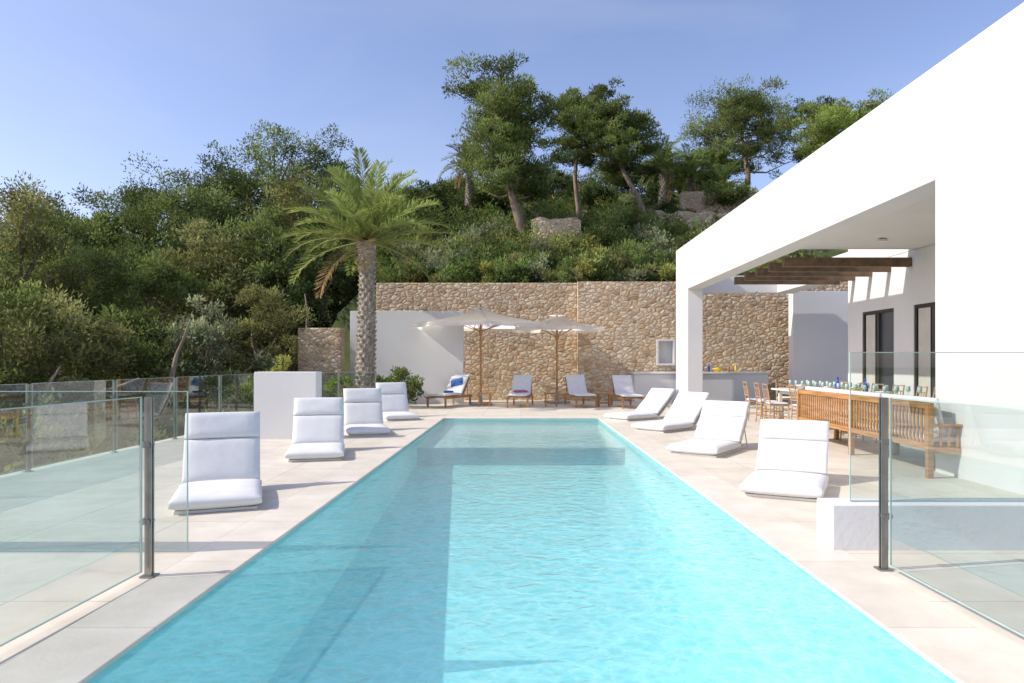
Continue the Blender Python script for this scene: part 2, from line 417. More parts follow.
# ------------------------------------------------------------ house
house = empty('white_villa')
HX = 5.3; HT = 0.48
b = MB()
ol = [(5.45, -0.1), (8.74, -0.1), (8.74, 3.73), (21.7, 3.73), (21.7, -0.1), (23.35, -0.1), (23.35, 5.2), (5.45, 5.2)]
vs = [(HX, y, z) for y, z in ol] + [(HX+HT, y, z) for y, z in ol]; n = len(ol)
b.add(vs, [tuple(range(n))[::-1], tuple(range(n, 2*n))] + [(i, (i+1) % n, n+(i+1) % n, n+i) for i in range(n)])
b.build('pool_side_wall', M_plaster, parent=house, bevel=0.012)
b = MB()
b.box(8.6, 8.9, 5.45, 13.0, -0.1, 3.85); b.box(8.6, 8.9, 14.95, 15.75, -0.1, 3.85); b.box(8.6, 8.9, 17.2, 17.95, -0.1, 3.85)
b.box(8.6, 8.9, 13.0, 14.95, 2.65, 3.85); b.box(8.6, 8.9, 15.75, 17.2, 2.65, 3.85)
b.box(8.9, 16, 17.65, 17.95, -0.1, 3.85)
b.box(HX+HT, 16, 5.45, 5.75, -0.1, 3.85)
b.build('inner_walls', M_plaster, parent=house)
b = MB(); b.box(HX+HT, 8.6, 5.45, 14.9, 3.86, 4.9); b.box(8.6, 16, 5.45, 17.95, 3.86, 4.9)
b.build('roof_slab', M_ceiling, parent=house)
b = MB(); b.box(HX+HT, 9.3, 22.9, 23.3, 3.73, 4.3); b.box(8.6, 9.2, 17.96, 22.9, 3.73, 4.3)
b.build('pergola_edge_beam', M_plaster, parent=house)
b = MB()
for y in (15.0, 15.85, 16.7, 17.55, 18.4):
    b.box(HX+HT, 8.595, y, y+0.13, 3.50, 3.70)
b.build('pergola_beams', M_beam, parent=house, bevel=0.01)
b = MB()
for (ya, yb) in ((13.0, 14.95), (15.75, 17.2)):
    b.box(8.62, 8.70, ya, ya+0.07, 0, 2.65, 0); b.box(8.62, 8.70, yb-0.07, yb, 0, 2.65, 0)
    b.box(8.62, 8.70, ya+0.07, yb-0.07, 2.58, 2.65, 0)
    mid = (ya+yb)/2; b.box(8.62, 8.70, mid-0.035, mid+0.035, 0, 2.58, 0)
    b.box(8.66, 8.67, ya+0.07, yb-0.07, 0, 2.58, 1)
    b.box(8.635, 8.645, yb-0.55, yb-0.12, 0.02, 2.56, 2)
b.build('sliding_doors', [M_dark, M_darkglass, M_curtain], parent=house)
b = MB()
for yy in (10.5, 13.6):
    b.lathe([(0.0, 0), (0.09, 0.01), (0.09, 0.05), (0.0, 0.06)], (7.2, yy, 3.79), 16)
b.build('ceiling_fittings', M_ceramic, parent=house)
b = MB()
rp = [(5.8+1.75*t, 21.5+0.3*t, 3.55-1.1*math.sin(math.pi*t)*0.55+0.1*t) for t in [i/14 for i in range(15)]]
b.tube(rp, 0.02, 6)
b.build('hanging_rope', M_rope, parent=house, smooth=True)

b = MB(); b.box(3.95, 8.6, 23.75, 24.45, 0, 0.98); b.box(3.90, 8.65, 23.7, 24.5, 0.983, 1.05)
b.build('outdoor_counter', M_plaster, bevel=0.01)

# ------------------------------------------------------------ glass fences
def glass_panel(mb, p0, p1, z0, z1):
    p0 = Vector((*p0, 0)); p1 = Vector((*p1, 0)); d = (p1-p0).normalized(); n = Vector((-d.y, d.x, 0))
    mb.add([(p0.x, p0.y, z0), (p1.x, p1.y, z0), (p1.x, p1.y, z1), (p0.x, p0.y, z1)], [(0,1,2,3)], 0)
    L = (p1-p0).length
    mt = Matrix.Translation(p0) @ Matrix(((d.x, n.x, 0, 0), (d.y, n.y, 0, 0), (0, 0, 1, 0), (0, 0, 0, 1)))
    t = 0.006
    mb.box(-0.004, L+0.004, -t, t, z1, z1+0.006, 1, mt)
    mb.box(-0.004, L+0.004, -t, t, z0-0.006, z0, 1, mt)
    mb.box(-0.006, -0.0005, -t, t, z0, z1, 1, mt)
    mb.box(L+0.0005, L+0.006, -t, t, z0, z1, 1, mt)
def post(mb, x, y, h, z0=0, side=-1):
    mb.box(x-0.022, x+0.022, y-0.006, y+0.006, z0, z0+h, 2)
    mb.box(x-0.022, x+0.022, y+0.022, y+0.034, z0, z0+h, 2)
    mb.box(x-0.045, x+0.045, y-0.03, y+0.058, z0, z0+0.008, 2)
    for z in (z0+0.36, z0+0.86):
        mb.tube([(x, y-0.02, z), (x, y+0.05, z)], 0.018, 10, 2)
        mb.tube([(x+0.03*side, y-0.012, z), (x+0.03*side, y+0.02, z)], 0.022, 10, 2)
GM = [M_glass, M_glassedge, M_steel]
b = MB()
glass_panel(b, (-2.46, 5.03), (-4.4, 5.03), 0.02, 1.18); glass_panel(b, (-4.45, 5.03), (-6.35, 5.03), 0.02, 1.18)
glass_panel(b, (-2.45, 4.40), (-2.50, 2.7), 0.05, 1.17); glass_panel(b, (-2.50, 2.6), (-2.55, 0.9), 0.05, 1.17)
post(b, -2.43, 4.45, 1.17); post(b, -4.42, 5.0, 1.17); post(b, -2.50, 2.62, 1.17)
b.build('glass_fence', GM)
b = MB()
ya = 5.1
while ya < 19.5:
    glass_panel(b, (-6.3, ya), (-6.3, ya+1.75), 0.04, 1.12); post(b, -6.3, ya+1.76, 1.12); ya += 1.85
for xa in (-5.9, -4.9):
    glass_panel(b, (xa, 18.4), (xa+0.95, 18.4), 0.04, 1.12); post(b, xa+0.97, 18.4, 1.12)
b.build('glass_fence', GM)
b = MB()
glass_panel(b, (2.51, 5.2), (4.2, 5.2), 0.345, 1.47); glass_panel(b, (4.25, 5.2), (5.25, 5.2), 0.345, 1.47)
glass_panel(b, (2.46, 4.54), (2.5, 2.9), 0.05, 1.16); glass_panel(b, (2.50, 2.8), (2.55, 1.1), 0.05, 1.16)
post(b, 2.45, 4.6, 1.16, side=1); post(b, 2.50, 2.84, 1.16, side=1)
b.build('glass_fence', GM)

# ------------------------------------------------------------ loungers
def cushion_seg(mb, L, Wd, T, mat, rnd=None):
    nxs, nys = 10, 10; vs = []; fs = []
    ph = random.uniform(0, 6)
    for side in (0, 1):
        for j in range(nys+1):
            for i in range(nxs+1):
                u = math.sin((i/nxs*2-1)*math.pi/2); v = math.sin((j/nys*2-1)*math.pi/2)
                e = max(0, (1-abs(u)**6)*(1-abs(v)**6))
                z = T/2 + (1 if side else -1)*(T/2)*(0.30+0.70*e**0.5) + 0.004*math.sin(u*4+ph)*math.cos(v*5+ph)*e
                vs.append(mat @ Vector((u*Wd/2, L/2+v*L/2, z)))
    n1 = (nxs+1)*(nys+1)
    for j in range(nys):
        for i in range(nxs):
            a = j*(nxs+1)+i
            fs.append((a, a+nxs+1, a+nxs+2, a+1)); fs.append((n1+a, n1+a+1, n1+a+nxs+2, n1+a+nxs+1))
    for i in range(nxs):
        a = i; fs.append((a, a+1, n1+a+1, n1+a)); a = nys*(nxs+1)+i; fs.append((a+1, a, n1+a, n1+a+1))
    for j in range(nys):
        a = j*(nxs+1); fs.append((a+nxs+1, a, n1+a, n1+a+nxs+1)); a += nxs; fs.append((a, a+nxs+1, n1+a+nxs+1, n1+a))
    mb.add(vs, fs, 0)

def floor_lounger(x, y, yaw, back=62, bl=0.92):
    e = empty('sun_lounger', (x, y, 0), yaw)
    b = MB()
    Wd = 0.80
    cushion_seg(b, 1.04, Wd, 0.15, Matrix.Translation((0, -1.04, 0.015)))
    R = Matrix.Translation((0, 0.07, 0.11)) @ Matrix.Rotation(math.radians(back), 4, 'X')
    cushion_seg(b, bl*0.62, Wd*0.96, 0.11, R @ Matrix.Translation((0, -0.02, 0)))
    cushion_seg(b, bl*0.38, Wd*0.96, 0.12, R @ Matrix.Translation((0, bl*0.605, 0)) @ Matrix.Rotation(D(5), 4, 'X'))
    b.build('cushion', M_fabric, parent=e, smooth=True)
    b = MB()
    b.box(-0.36, 0.36, -0.98, 0.05, 0.0, 0.025)
    R2 = Matrix.Translation((0, 0.10, 0.09)) @ Matrix.Rotation(math.radians(back), 4, 'X')
    b.box(-0.36, 0.36, 0.0, bl*0.85, -0.03, -0.012, 0, R2)
    for sx in (-0.33, 0.33):
        p = R2 @ Vector((sx, bl*0.5, -0.03))
        b.tube([(sx, 0.02, 0.02), (sx, p.y+0.15, 0.02), tuple(p)], 0.011, 6)
    b.build('frame', M_fabric, parent=e)
for i, (x, y, a) in enumerate([(-3.2, 7.3, 21), (-3.15, 10.6, 14), (-3.17, 13.8, 18), (-3.2, 17.2, 22),
                (3.1, 7.85, -27), (3.14, 11.0, -36), (3.3, 14.4, -48), (3.1, 17.0, -54)]):
    floor_lounger(x, y, D(a), back=(60, 58, 60, 60, 50, 48, 42, 40)[i], bl=(0.80, .80, .82, .84, .70, .78, .85, .85)[i])

def teak_lounger(x, y, yaw, towel=None):
    e = empty('teak_sun_lounger', (x, y, 0), yaw)
    b = MB()
    for sx in (-0.33, 0.30): b.box(sx, sx+0.035, -1.15, 0.75, 0.26, 0.33)
    for sy in (-1.1, 0.6):
        for sx in (-0.33, 0.29): b.box(sx, sx+0.05, sy, sy+0.05, 0, 0.26)
    for k in range(12): b.box(-0.295, 0.30, -1.13+k*0.1, -1.13+k*0.1+0.07, 0.30, 0.325)
    R = Matrix.Translation((0, 0.08, 0.33)) @ Matrix.Rotation(math.radians(48), 4, 'X')
    for sx in (-0.32, 0.28): b.box(sx, sx+0.04, 0, 0.75, -0.03, 0.0, 0, R)
    for k in range(7): b.box(-0.28, 0.28, 0.03+k*0.1, 0.10+k*0.1, -0.02, 0.0, 0, R)
    b.tube([(-0.3, 0.45, 0.3), (-0.3, 0.42, 0.75)], 0.015, 6); b.tube([(0.3, 0.45, 0.3), (0.3, 0.42, 0.75)], 0.015, 6)
    b.build('frame', M_teak, parent=e)
    b = MB()
    cushion_seg(b, 0.62, 0.62, 0.09, Matrix.Translation((0, -0.55, 0.335)))
    cushion_seg(b, 0.60, 0.62, 0.09, Matrix.Translation((0, -1.13, 0.335)))
    R = Matrix.Translation((0, 0.08, 0.36)) @ Matrix.Rotation(math.radians(48), 4, 'X')
    cushion_seg(b, 0.78, 0.62, 0.09, R)
    b.build('cushion', M_fabric, parent=e, smooth=True)
    if towel == 'blue':
        b = MB(); R3 = R @ Matrix.Translation((0.05, 0.28, 0.07)) @ Matrix.Rotation(D(20), 4, 'Z')
        cushion_seg(b, 0.3, 0.4, 0.06, R3)
        cushion_seg(b, 0.25, 0.3, 0.07, Matrix.Translation((0.05, -0.35, 0.42)) @ Matrix.Rotation(D(35), 4, 'Z'))
        b.build('towel', M_blue, parent=e, smooth=True)
    if towel == 'red':
        b = MB()
        cushion_seg(b, 0.22, 0.42, 0.09, Matrix.Translation((0.05, -0.3, 0.42)) @ Matrix.Rotation(D(25), 4, 'Z'))
        b.build('towel', M_red, parent=e, smooth=True)
teak_lounger(-2.2, 22.0, D(-22), 'blue')
teak_lounger(0.0, 22.0, D(-6), 'red')
teak_lounger(1.85, 22.0, D(8), None)
teak_lounger(3.3, 21.6, D(4), None)
def side_table(x, y):
    b = MB()
    b.box(-0.22, 0.22, -0.22, 0.22, 0.40, 0.43)
    for sx in (-0.19, 0.15):
        for sy in (-0.19, 0.15): b.box(sx, sx+0.04, sy, sy+0.04, 0, 0.40)
    b.box(-0.15, 0.15, -0.17, -0.15, 0.1, 0.13); b.box(-0.15, 0.15, 0.15, 0.17, 0.1, 0.13)
    b.build('side_table', M_teak, loc=(x, y, 0), bevel=0.004)
side_table(0.95, 21.6); side_table(-1.15, 21.6); side_table(2.6, 21.4)

# ------------------------------------------------------------ umbrellas
def parasol(x, y, half, apex, edge, yaw):
    e = empty('parasol', (x, y, 0), yaw)
    b = MB()
    corners = []
    for k in range(8):
        a = k*math.pi/4
        r = half*(1.0 if k % 2 == 0 else 1.12)
        corners.append((a, r, edge - (0.02 if k % 2 else 0)))
    nr = 7
    for k in range(8):
        a0, r0, z0 = corners[k]; a1, r1, z1 = corners[(k+1) % 8]
        if k == 7: a1 = 2*math.pi
        g = []
        for i in range(nr+1):
            t = 0.05 + 0.95*i/nr
            row = []
            for j in range(5):
                s = j/4
                pull = 1-0.05*math.sin(math.pi*s)*t
                px = (math.cos(a0)*r0*(1-s)+math.cos(a1)*r1*s)*t*pull
                py = (math.sin(a0)*r0*(1-s)+math.sin(a1)*r1*s)*t*pull
                ze = z0*(1-s)+z1*s
                z = apex + (ze-apex)*t - 0.03*math.sin(math.pi*s)*t - 0.05*math.sin(math.pi*t)
                row.append((px, py, z))
            g.append(row)
        g.append([(p[0]*1.003, p[1]*1.003, p[2]-0.10) for p in g[-1]])
        vs = [p for r in g for p in r]; fs = []
        for i in range(len(g)-1):
            for j in range(4): fs.append((i*5+j, i*5+j+1, (i+1)*5+j+1, (i+1)*5+j))
        b.add(vs, fs, 0)
    for k in range(8):
        a0 = k*math.pi/4; a1 = a0+math.pi/4
        b.add([(0, 0, apex+0.07), (0.3*math.cos(a0), 0.3*math.sin(a0), apex-0.01), (0.3*math.cos(a1), 0.3*math.sin(a1), apex-0.01)], [(0,1,2)], 0)
    b.build('canopy', M_canvas, parent=e)
    b = MB()
    b.tube([(0, 0, 0.05), (0, 0, apex+0.13)], 0.035, 10)
    for a, r, z in corners:
        b.tube([(0, 0, apex-0.10), (math.cos(a)*r*0.98, math.sin(a)*r*0.98, z-0.05)], 0.014, 5)
        b.tube([(0, 0, apex-0.75), (math.cos(a)*r*0.5, math.sin(a)*r*0.5, (apex+z)/2-0.10)], 0.012, 5)
    b.lathe([(0.06, 0), (0.06, 0.12)], (0, 0, apex-0.82), 10)
    b.build('pole_and_ribs', M_teak, parent=e, smooth=False)
    b = MB(); b.box(-0.35, 0.35, -0.35, 0.35, 0, 0.08); b.lathe([(0.07, 0.08), (0.06, 0.35)], (0, 0, 0), 12)
    b.build('base', M_umbrellabase, parent=e, bevel=0.01)
parasol(-1.32, 22.3, 2.25, 3.14, 2.62, D(10))
parasol(1.22, 23.2, 1.5, 2.98, 2.56, D(20))

# ------------------------------------------------------------ teak bench
def bench(x, y, yaw, L):
    b = MB(); H = 0.88
    n = int(L/0.085)
    for k in range(n+1):
        yy = -L/2 + k*L/n; zt = H - 0.05
        b.box(-0.02, 0.0, yy-0.018, yy+0.018, 0.40, zt)
    b.box(-0.035, 0.015, -L/2-0.05, L/2+0.05, H-0.05, H+0.03)
    b.box(-0.035, 0.015, -L/2, L/2, 0.34, 0.41)
    for yy in (-L/2-0.04, -0.03, L/2-0.02):
        b.box(-0.05, 0.02, yy, yy+0.065, 0, H)
        b.box(0.62, 0.69, yy, yy+0.065, 0, 0.62 if abs(yy) > 0.1 else 0.38)
        b.box(0.02, 0.62, yy+0.01, yy+0.05, 0.30, 0.37)
    for yy in (-L/2-0.055, L/2-0.035):
        b.box(-0.03, 0.74, yy, yy+0.09, 0.62, 0.65)
        for k in range(5): b.box(0.1+k*0.1, 0.13+k*0.1, yy+0.03, yy+0.05, 0.37, 0.62)
    for k in range(7): b.box(0.03+k*0.095, 0.10+k*0.095, -L/2, L/2, 0.375, 0.40)
    ob = b.build('teak_bench', M_teak, loc=(x, y, 0), rot=yaw, bevel=0.005)
    b = MB()
    m = 3
    for k in range(m):
        l = L/m-0.05
        mt = Matrix.Translation((0.34, -L/2+(k)*L/m+0.03, 0.40))
        cushion_seg(b, l, 0.6, 0.12, mt)
        cushion_seg(b, l, 0.42, 0.12, Matrix.Translation((0.08, -L/2+(k)*L/m+0.03, 0.74)) @ Matrix.Rotation(D(78), 4, 'Y'))
    b.build('seat_cushions', M_fabric, parent=ob, smooth=True)
bench(5.0, 10.3, D(-1.5), 4.1)

# ------------------------------------------------------------ dining table + chairs
tb = empty('dining_table', (6.75, 14.2, 0))
b = MB()
b.box(-0.6, 0.6, -2.6, 2.6, 0.72, 0.76)
for sx in (-0.5, 0.42):
    for sy in (-2.4, 0, 2.32): b.box(sx, sx+0.08, sy, sy+0.08, 0, 0.72)
b.box(-0.5, 0.5, -2.5, 2.5, 0.64, 0.718)
b.build('top_and_legs', M_ceramic, parent=tb, bevel=0.006)
b = MB()
rr = random.Random(3)
for k in range(14):
    yy = -2.35+k*0.36
    for sx in (-0.38, 0.38):
        b.lathe([(0.13, 0), (0.14, 0.012)], (sx, yy, 0.762), 14, 0)
        b.lathe([(0.03, 0), (0.004, 0.01), (0.004, 0.09), (0.04, 0.12), (0.035, 0.2)], (sx*0.55+0.02, yy+0.1, 0.762), 8, 1)
for k in range(4):
    yy = -2.0+k*1.2
    if k in (1, 2): b.lathe([(0.05, 0), (0.055, 0.16), (0.02, 0.22), (0.018, 0.32)], (rr.uniform(-0.1, 0.1), yy, 0.762), 12, 2)
    b.lathe([(0.06, 0), (0.14, 0.08), (0.15, 0.10), (0.13, 0.09), (0.0, 0.12)], (rr.uniform(-0.1, 0.1), yy+0.4, 0.762), 14, 3 if k == 1 else 0)
b.build('tableware', [M_ceramic, M_glassedge, M_bottle, M_yellow], parent=tb, smooth=True)

def chair(x, y, yaw):
    b = MB(); r = 0.014
    for sx in (-0.2, 0.2):
        b.tube([(sx, -0.2, 0), (sx, -0.19, 0.46)], r, 6)
        b.tube([(sx, 0.22, 0), (sx*0.98, 0.19, 0.46), (sx*0.95, 0.26, 0.93)], r, 6)
        b.tube([(sx, -0.19, 0.16), (sx, 0.21, 0.16)], r*0.7, 5); b.tube([(sx, -0.19, 0.30), (sx, 0.20, 0.30)], r*0.7, 5)
    for z in (0.2, 0.34): b.tube([(-0.2, -0.19, z), (0.2, -0.19, z)], r*0.7, 5); b.tube([(-0.2, 0.2, z), (0.2, 0.2, z)], r*0.7, 5)
    for z, yy in ((0.60, 0.21), (0.80, 0.24), (0.91, 0.257)): b.tube([(-0.19, yy, z), (0.19, yy, z)], r*0.8, 5)
    for sx in (-0.1, 0, 0.1): b.tube([(sx, 0.21, 0.6), (sx, 0.24, 0.8)], r*0.6, 5)
    b.box(-0.21, 0.21, -0.21, 0.21, 0.445, 0.47)
    ob = b.build('bamboo_chair', M_bamboo, loc=(x, y, 0), rot=yaw)
    b = MB(); cushion_seg(b, 0.38, 0.38, 0.05, Matrix.Translation((0, -0.19, 0.472)))
    b.build('seat_pad', M_fabric, parent=ob, smooth=True)
rr = random.Random(5)
for k in range(7):
    yy = 11.95+k*0.75
    chair(6.75-0.85-(0.25 if k > 3 else 0)+rr.uniform(-0.05, 0.05), yy, D(90+rr.uniform(-8, 8)))
    chair(6.75+0.85+rr.uniform(-0.05, 0.05), yy, D(-90+rr.uniform(-8, 8)))
chair(6.75, 17.3, 0)

b = MB()
for k, x in enumerate((5.9, 6.15, 6.6, 7.3, 7.55)):
    b.lathe([(0.04, 0), (0.05, 0.16), (0.018, 0.22), (0.016, 0.3)], (x, 24.0, 1.05), 10, (1, 2, 0, 2, 1)[k])
b.build('bottles', [M_bottle, M_yellow, M_teak], smooth=True)
b = MB()
b.lathe([(0.1, 0), (0.18, 0.1), (0.19, 0.12), (0.0, 0.16)], (6.9, 24.0, 1.05), 14, 0)
b.build('fruit_bowl', [M_yellow], smooth=True)

# ------------------------------------------------------------ foliage
def leaf_mesh(name, P, A, S, Ln, Wd, C, parent=None, mat=None):
    n = len(P)
    v = np.empty((n, 4, 3), np.float32)
    v[:, 0] = P; v[:, 2] = P + A*Ln[:, None]
    mid = P + A*(Ln*0.5)[:, None]
    v[:, 1] = mid + S*(Wd*0.5)[:, None]; v[:, 3] = mid - S*(Wd*0.5)[:, None]
    me = bpy.data.meshes.new(name)
    me.vertices.add(n*4); me.vertices.foreach_set('co', v.ravel())
    me.loops.add(n*4); me.loops.foreach_set('vertex_index', np.arange(n*4, dtype=np.int32))
    me.polygons.add(n); me.polygons.foreach_set('loop_start', np.arange(0, n*4, 4, dtype=np.int32))
    try: me.polygons.foreach_set('loop_total', np.full(n, 4, np.int32))
    except Exception: pass
    me.materials.append(mat or M_leaf)
    me.update(calc_edges=True)
    ca = me.color_attributes.new('col', 'FLOAT_COLOR', 'POINT')
    cc = np.ones((n, 4, 4), np.float32); cc[:, :, :3] = C[:, None, :]
    ca.data.foreach_set('color', cc.ravel())
    ob = bpy.data.objects.new(name, me); scene.collection.objects.link(ob)
    if parent: ob.parent = parent
    return ob

def unit(a): return a/np.maximum(np.linalg.norm(a, axis=1, keepdims=True), 1e-6)

class Leaves:
    def __init__(s, seed): s.r = np.random.default_rng(seed); s.d = []
    def clump(s, c, rad, n, ln, wd, col, outward=0.6, up=0.35, jit=0.3, shell=0.5):
        r = s.r; c = np.array(c, float); rad = np.array(rad, float)
        u = unit(r.normal(size=(n, 3)))
        q = shell + (1-shell)*r.random(n)
        lump = 1 + 0.22*np.sin(u[:, 0]*5+c[0]*3)*np.cos(u[:, 1]*4+c[1]*2) 
        P = c + u*rad*(q*lump)[:, None]
        A = unit(u*outward + r.normal(size=(n, 3))*(1-outward)*0.8 + np.array([0, 0, up]))
        S = unit(np.cross(A, r.normal(size=(n, 3))))
        L = ln*(0.6+0.8*r.random(n)); Wn = wd*(0.6+0.8*r.random(n))
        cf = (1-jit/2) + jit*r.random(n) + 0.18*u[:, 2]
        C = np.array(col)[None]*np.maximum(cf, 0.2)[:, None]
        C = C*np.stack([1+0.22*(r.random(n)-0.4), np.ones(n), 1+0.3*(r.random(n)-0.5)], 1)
        s.d.append((P, A, S, L, Wn, C))
    def raw(s, P, A, S, L, Wn, C): s.d.append((P, A, S, L, Wn, C))
    def build(s, name, parent=None):
        z = [np.concatenate([d[i] for d in s.d]) for i in range(6)]
        return leaf_mesh(name, *z, parent=parent)

def wobble_path(p0, p1, n, amp, rnd):
    p0 = Vector(p0); p1 = Vector(p1); pts = []
    ph = rnd.uniform(0, 6); ph2 = rnd.uniform(0, 6)
    for i in range(n+1):
        t = i/n; k = math.sin(math.pi*t)
        pts.append(p0.lerp(p1, t) + Vector((math.sin(t*5+ph)*amp*k, math.sin(t*4+ph2)*amp*k, 0)))
    return pts

GREEN = (0.135, 0.175, 0.058); DARK = (0.075, 0.105, 0.040); OLIVE = (0.20, 0.21, 0.085); YEL = (0.25, 0.27, 0.08); GREY = (0.21, 0.235, 0.14)

def pine(base, top, hw, t0, seed, limbs=24, tr=0.22, n=105, col=GREEN, flat=0.6, dens=6):
    rnd = random.Random(seed); e = empty('pine_tree')
    path = wobble_path(base, top, 12, 0.35, rnd)
    mb = MB(); mb.tube(path, [tr*(1-0.8*i/12) for i in range(13)], 8)
    lv = Leaves(seed)
    for k in range(limbs):
        t = t0 + (1-t0)*((k+0.5)/limbs)**0.85
        i = min(int(t*12), 11); p = path[i].lerp(path[i+1], t*12-i)
        s = (t-t0)/(1-t0)
        pr = (0.75+0.45*s) if s < 0.5 else (1.0-0.75*(s-0.5)**1.3)
        a = k*2.4+rnd.uniform(-0.5, 0.5)
        L = hw*pr*rnd.uniform(0.4, 1.0)
        end = p + Vector((math.cos(a)*L, math.sin(a)*L, L*rnd.uniform(0.15, 0.5)))
        mid = p.lerp(end, 0.5) + Vector((0, 0, -0.1*L+rnd.uniform(-0.1, 0.1)))
        mb.tube([p, mid, end], [tr*0.35*(1-0.4*s), tr*0.2, 0.02], 5)
        br = rnd.uniform(0.6, 1.45)
        for q in (1.0, 0.62):
            if q < 1 and rnd.random() < 0.25: continue
            c0 = p.lerp(end, q); R = hw*rnd.uniform(0.24, 0.36)*(1 if q == 1 else 0.85)
            for m in range(dens):
                c = c0 + Vector((rnd.gauss(0, R*0.55), rnd.gauss(0, R*0.55), rnd.gauss(0, R*0.30)))
                rs = R*rnd.uniform(0.42, 0.70)
                bb = br*rnd.uniform(0.8, 1.2)
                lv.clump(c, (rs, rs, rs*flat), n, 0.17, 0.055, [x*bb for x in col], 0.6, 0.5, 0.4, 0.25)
                if rnd.random() < 0.4: mb.tube([c0, c], [0.03, 0.012], 4)
    mb.build('trunk', M_bark, parent=e, smooth=True)
    lv.build('crown', parent=e)
    return e

pine((0.2, 34, 6.9), (-0.9, 34, 15.0), 2.8, 0.30, 11, 38, 0.24)
pine((3.2, 38, 9.0), (3.5, 38, 15.9), 2.0, 0.48, 12, 22, 0.16)
pine((6.6, 36, 8.2), (4.9, 36, 14.3), 2.3, 0.48, 13, 24, 0.18)
pine((14.5, 45, 11.3), (15.0, 45, 18.3), 3.6, 0.35, 14, 34, 0.24)
pine((18.6, 40, 9.3), (19.6, 40, 15.6), 3.2, 0.30, 15, 26, 0.24, col=(0.18, 0.24, 0.065))
pine((19.5, 47, 11.0), (20.4, 47, 19.0), 2.2, 0.5, 16, 16, 0.2)
pine((12.6, 43, 11), (12.2, 43, 14.5), 1.8, 0.3, 17, 14, 0.15)

def bushy(lv, mb, x, y, ztop, R, seed, col=GREEN, zb=None, trunk=True):
    rnd = random.Random(seed)
    g = float(height(x, y)); zb = g+0.3 if zb is None else zb
    H = ztop-zb; cz = zb+H*0.55
    near = y < 25
    ln = 0.13 if near else 0.155; wd = 0.045 if near else 0.058; n = 120 if near else 90
    if trunk:
        mb.tube(wobble_path((x, y, g-0.3), (x+rnd.uniform(-.6, .6), y, ztop-H*0.25), 6, 0.3, rnd), [0.2, 0.18, 0.16, 0.14, 0.11, 0.08, 0.04], 6)
    k = int(42*(R/2.2)**1.2*max(1, H/(2.2*R))**0.8)
    for i in range(k):
        u = Vector((rnd.gauss(0, 1), rnd.gauss(0, 1), rnd.gauss(0, 1))).normalized()
        if u.y > 0.6: u.y = -u.y
        q = rnd.uniform(0.5, 0.92)
        s = 1.0 if u.z < 0 else (1-0.25*u.z)
        c = Vector((x+u.x*R*q*s, y+u.y*R*q*s, cz+u.z*H*0.47*q))
        rs = R*rnd.uniform(0.20, 0.36); bb = rnd.uniform(0.45, 1.5)
        if trunk and rnd.random() < 0.3:
            mb.tube([(x, y, max(g, c.z-R*0.7)), c], [0.07, 0.02], 4)
        for m in range(3):
            c2 = c + Vector((rnd.gauss(0, rs*.55), rnd.gauss(0, rs*.55), rnd.gauss(0, rs*.35)))
            r2 = rs*rnd.uniform(.5, .9); b2 = bb*rnd.uniform(.85, 1.15)
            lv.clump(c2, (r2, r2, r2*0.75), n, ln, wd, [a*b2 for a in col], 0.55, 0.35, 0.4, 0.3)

e = empty('woodland_trees'); lv = Leaves(101); mb = MB()
LT = [(-16.1,22,7.3,2.4,OLIVE),(-15,24,6.2,2.5,GREEN),(-20,30,8.6,3,DARK),(-17,34,11.0,3,GREEN),(-15.6,36,12.8,3,DARK),
      (-13,36,14.1,3,GREEN),(-11.2,38,14.4,2.8,DARK),(-8.4,31,9.2,2.1,DARK),(-13,24,5.4,2.2,GREEN),(-12.3,27,6.8,2.5,OLIVE),
      (-10.3,28,7.8,2.5,GREEN),(-8.2,27,6.3,1.8,DARK),(-12.3,18,3.2,2.0,OLIVE),(-11.2,20,3.0,1.8,GREEN),(-9.6,21,3.4,1.7,GREY),
      (-8.3,22.5,3.9,1.6,OLIVE),(-14,17.5,4.2,2.2,GREEN),(-7.6,20.5,1.5,1.0,YEL),(-7.4,18,0.9,0.9,GREEN),(-5.9,34,9.4,2.2,GREEN),(-5.1,37,10.8,2.2,DARK),
      (-18.5,26,7.2,2.4,GREEN),(-23,33,9.6,3,OLIVE),(-8.6,35,11.4,2.3,GREEN),(-13.5,31,9.2,2.6,DARK),(-17.5,29,8.6,2.6,GREEN),(-10.5,33,10.2,2.6,OLIVE),
      (-20,37,11.5,3,DARK),(-6.6,29.5,7.2,1.6,GREEN),
      (-2.2,40,11.4,2.0,DARK),(9,47,14.8,2.4,DARK),(6,46,14.4,2.2,GREEN),(2,46,14.0,2.2,DARK),(12,40,11.6,1.8,GREEN),(-3.6,44,12.8,2.4,GREEN),(16.5,41,12.0,2.0,DARK),(22.5,42,13.5,2.4,GREEN),
      (-0.5,44,13.0,2.0,DARK),(11,46,14.0,2.2,GREEN),(4.2,42,12.2,1.7,DARK)]
for i, (x, y, zt, R, c) in enumerate(LT): bushy(lv, mb, x, y, zt, R, 200+i, c)
# a few bare leaning trunks and limbs at the edge of the wood
rnd = random.Random(77)
for (a_, b_) in (((-13.2, 17.2, -1.6), (-11.2, 16.6, 1.3)), ((-12.2, 17.0, -0.2), (-9.4, 16.8, 1.0)), ((-9.8, 19, -1.6), (-9.2, 19, 2.6)), ((-8.0, 24, -1), (-7.6, 24, 3.8))):
    mb.tube(wobble_path(a_, b_, 8, 0.3, rnd), [0.13, 0.12, 0.11, 0.1, 0.09, 0.08, 0.06, 0.04, 0.02], 6)
mb.build('trunks', M_bark, parent=e, smooth=True); lv.build('crowns', parent=e)

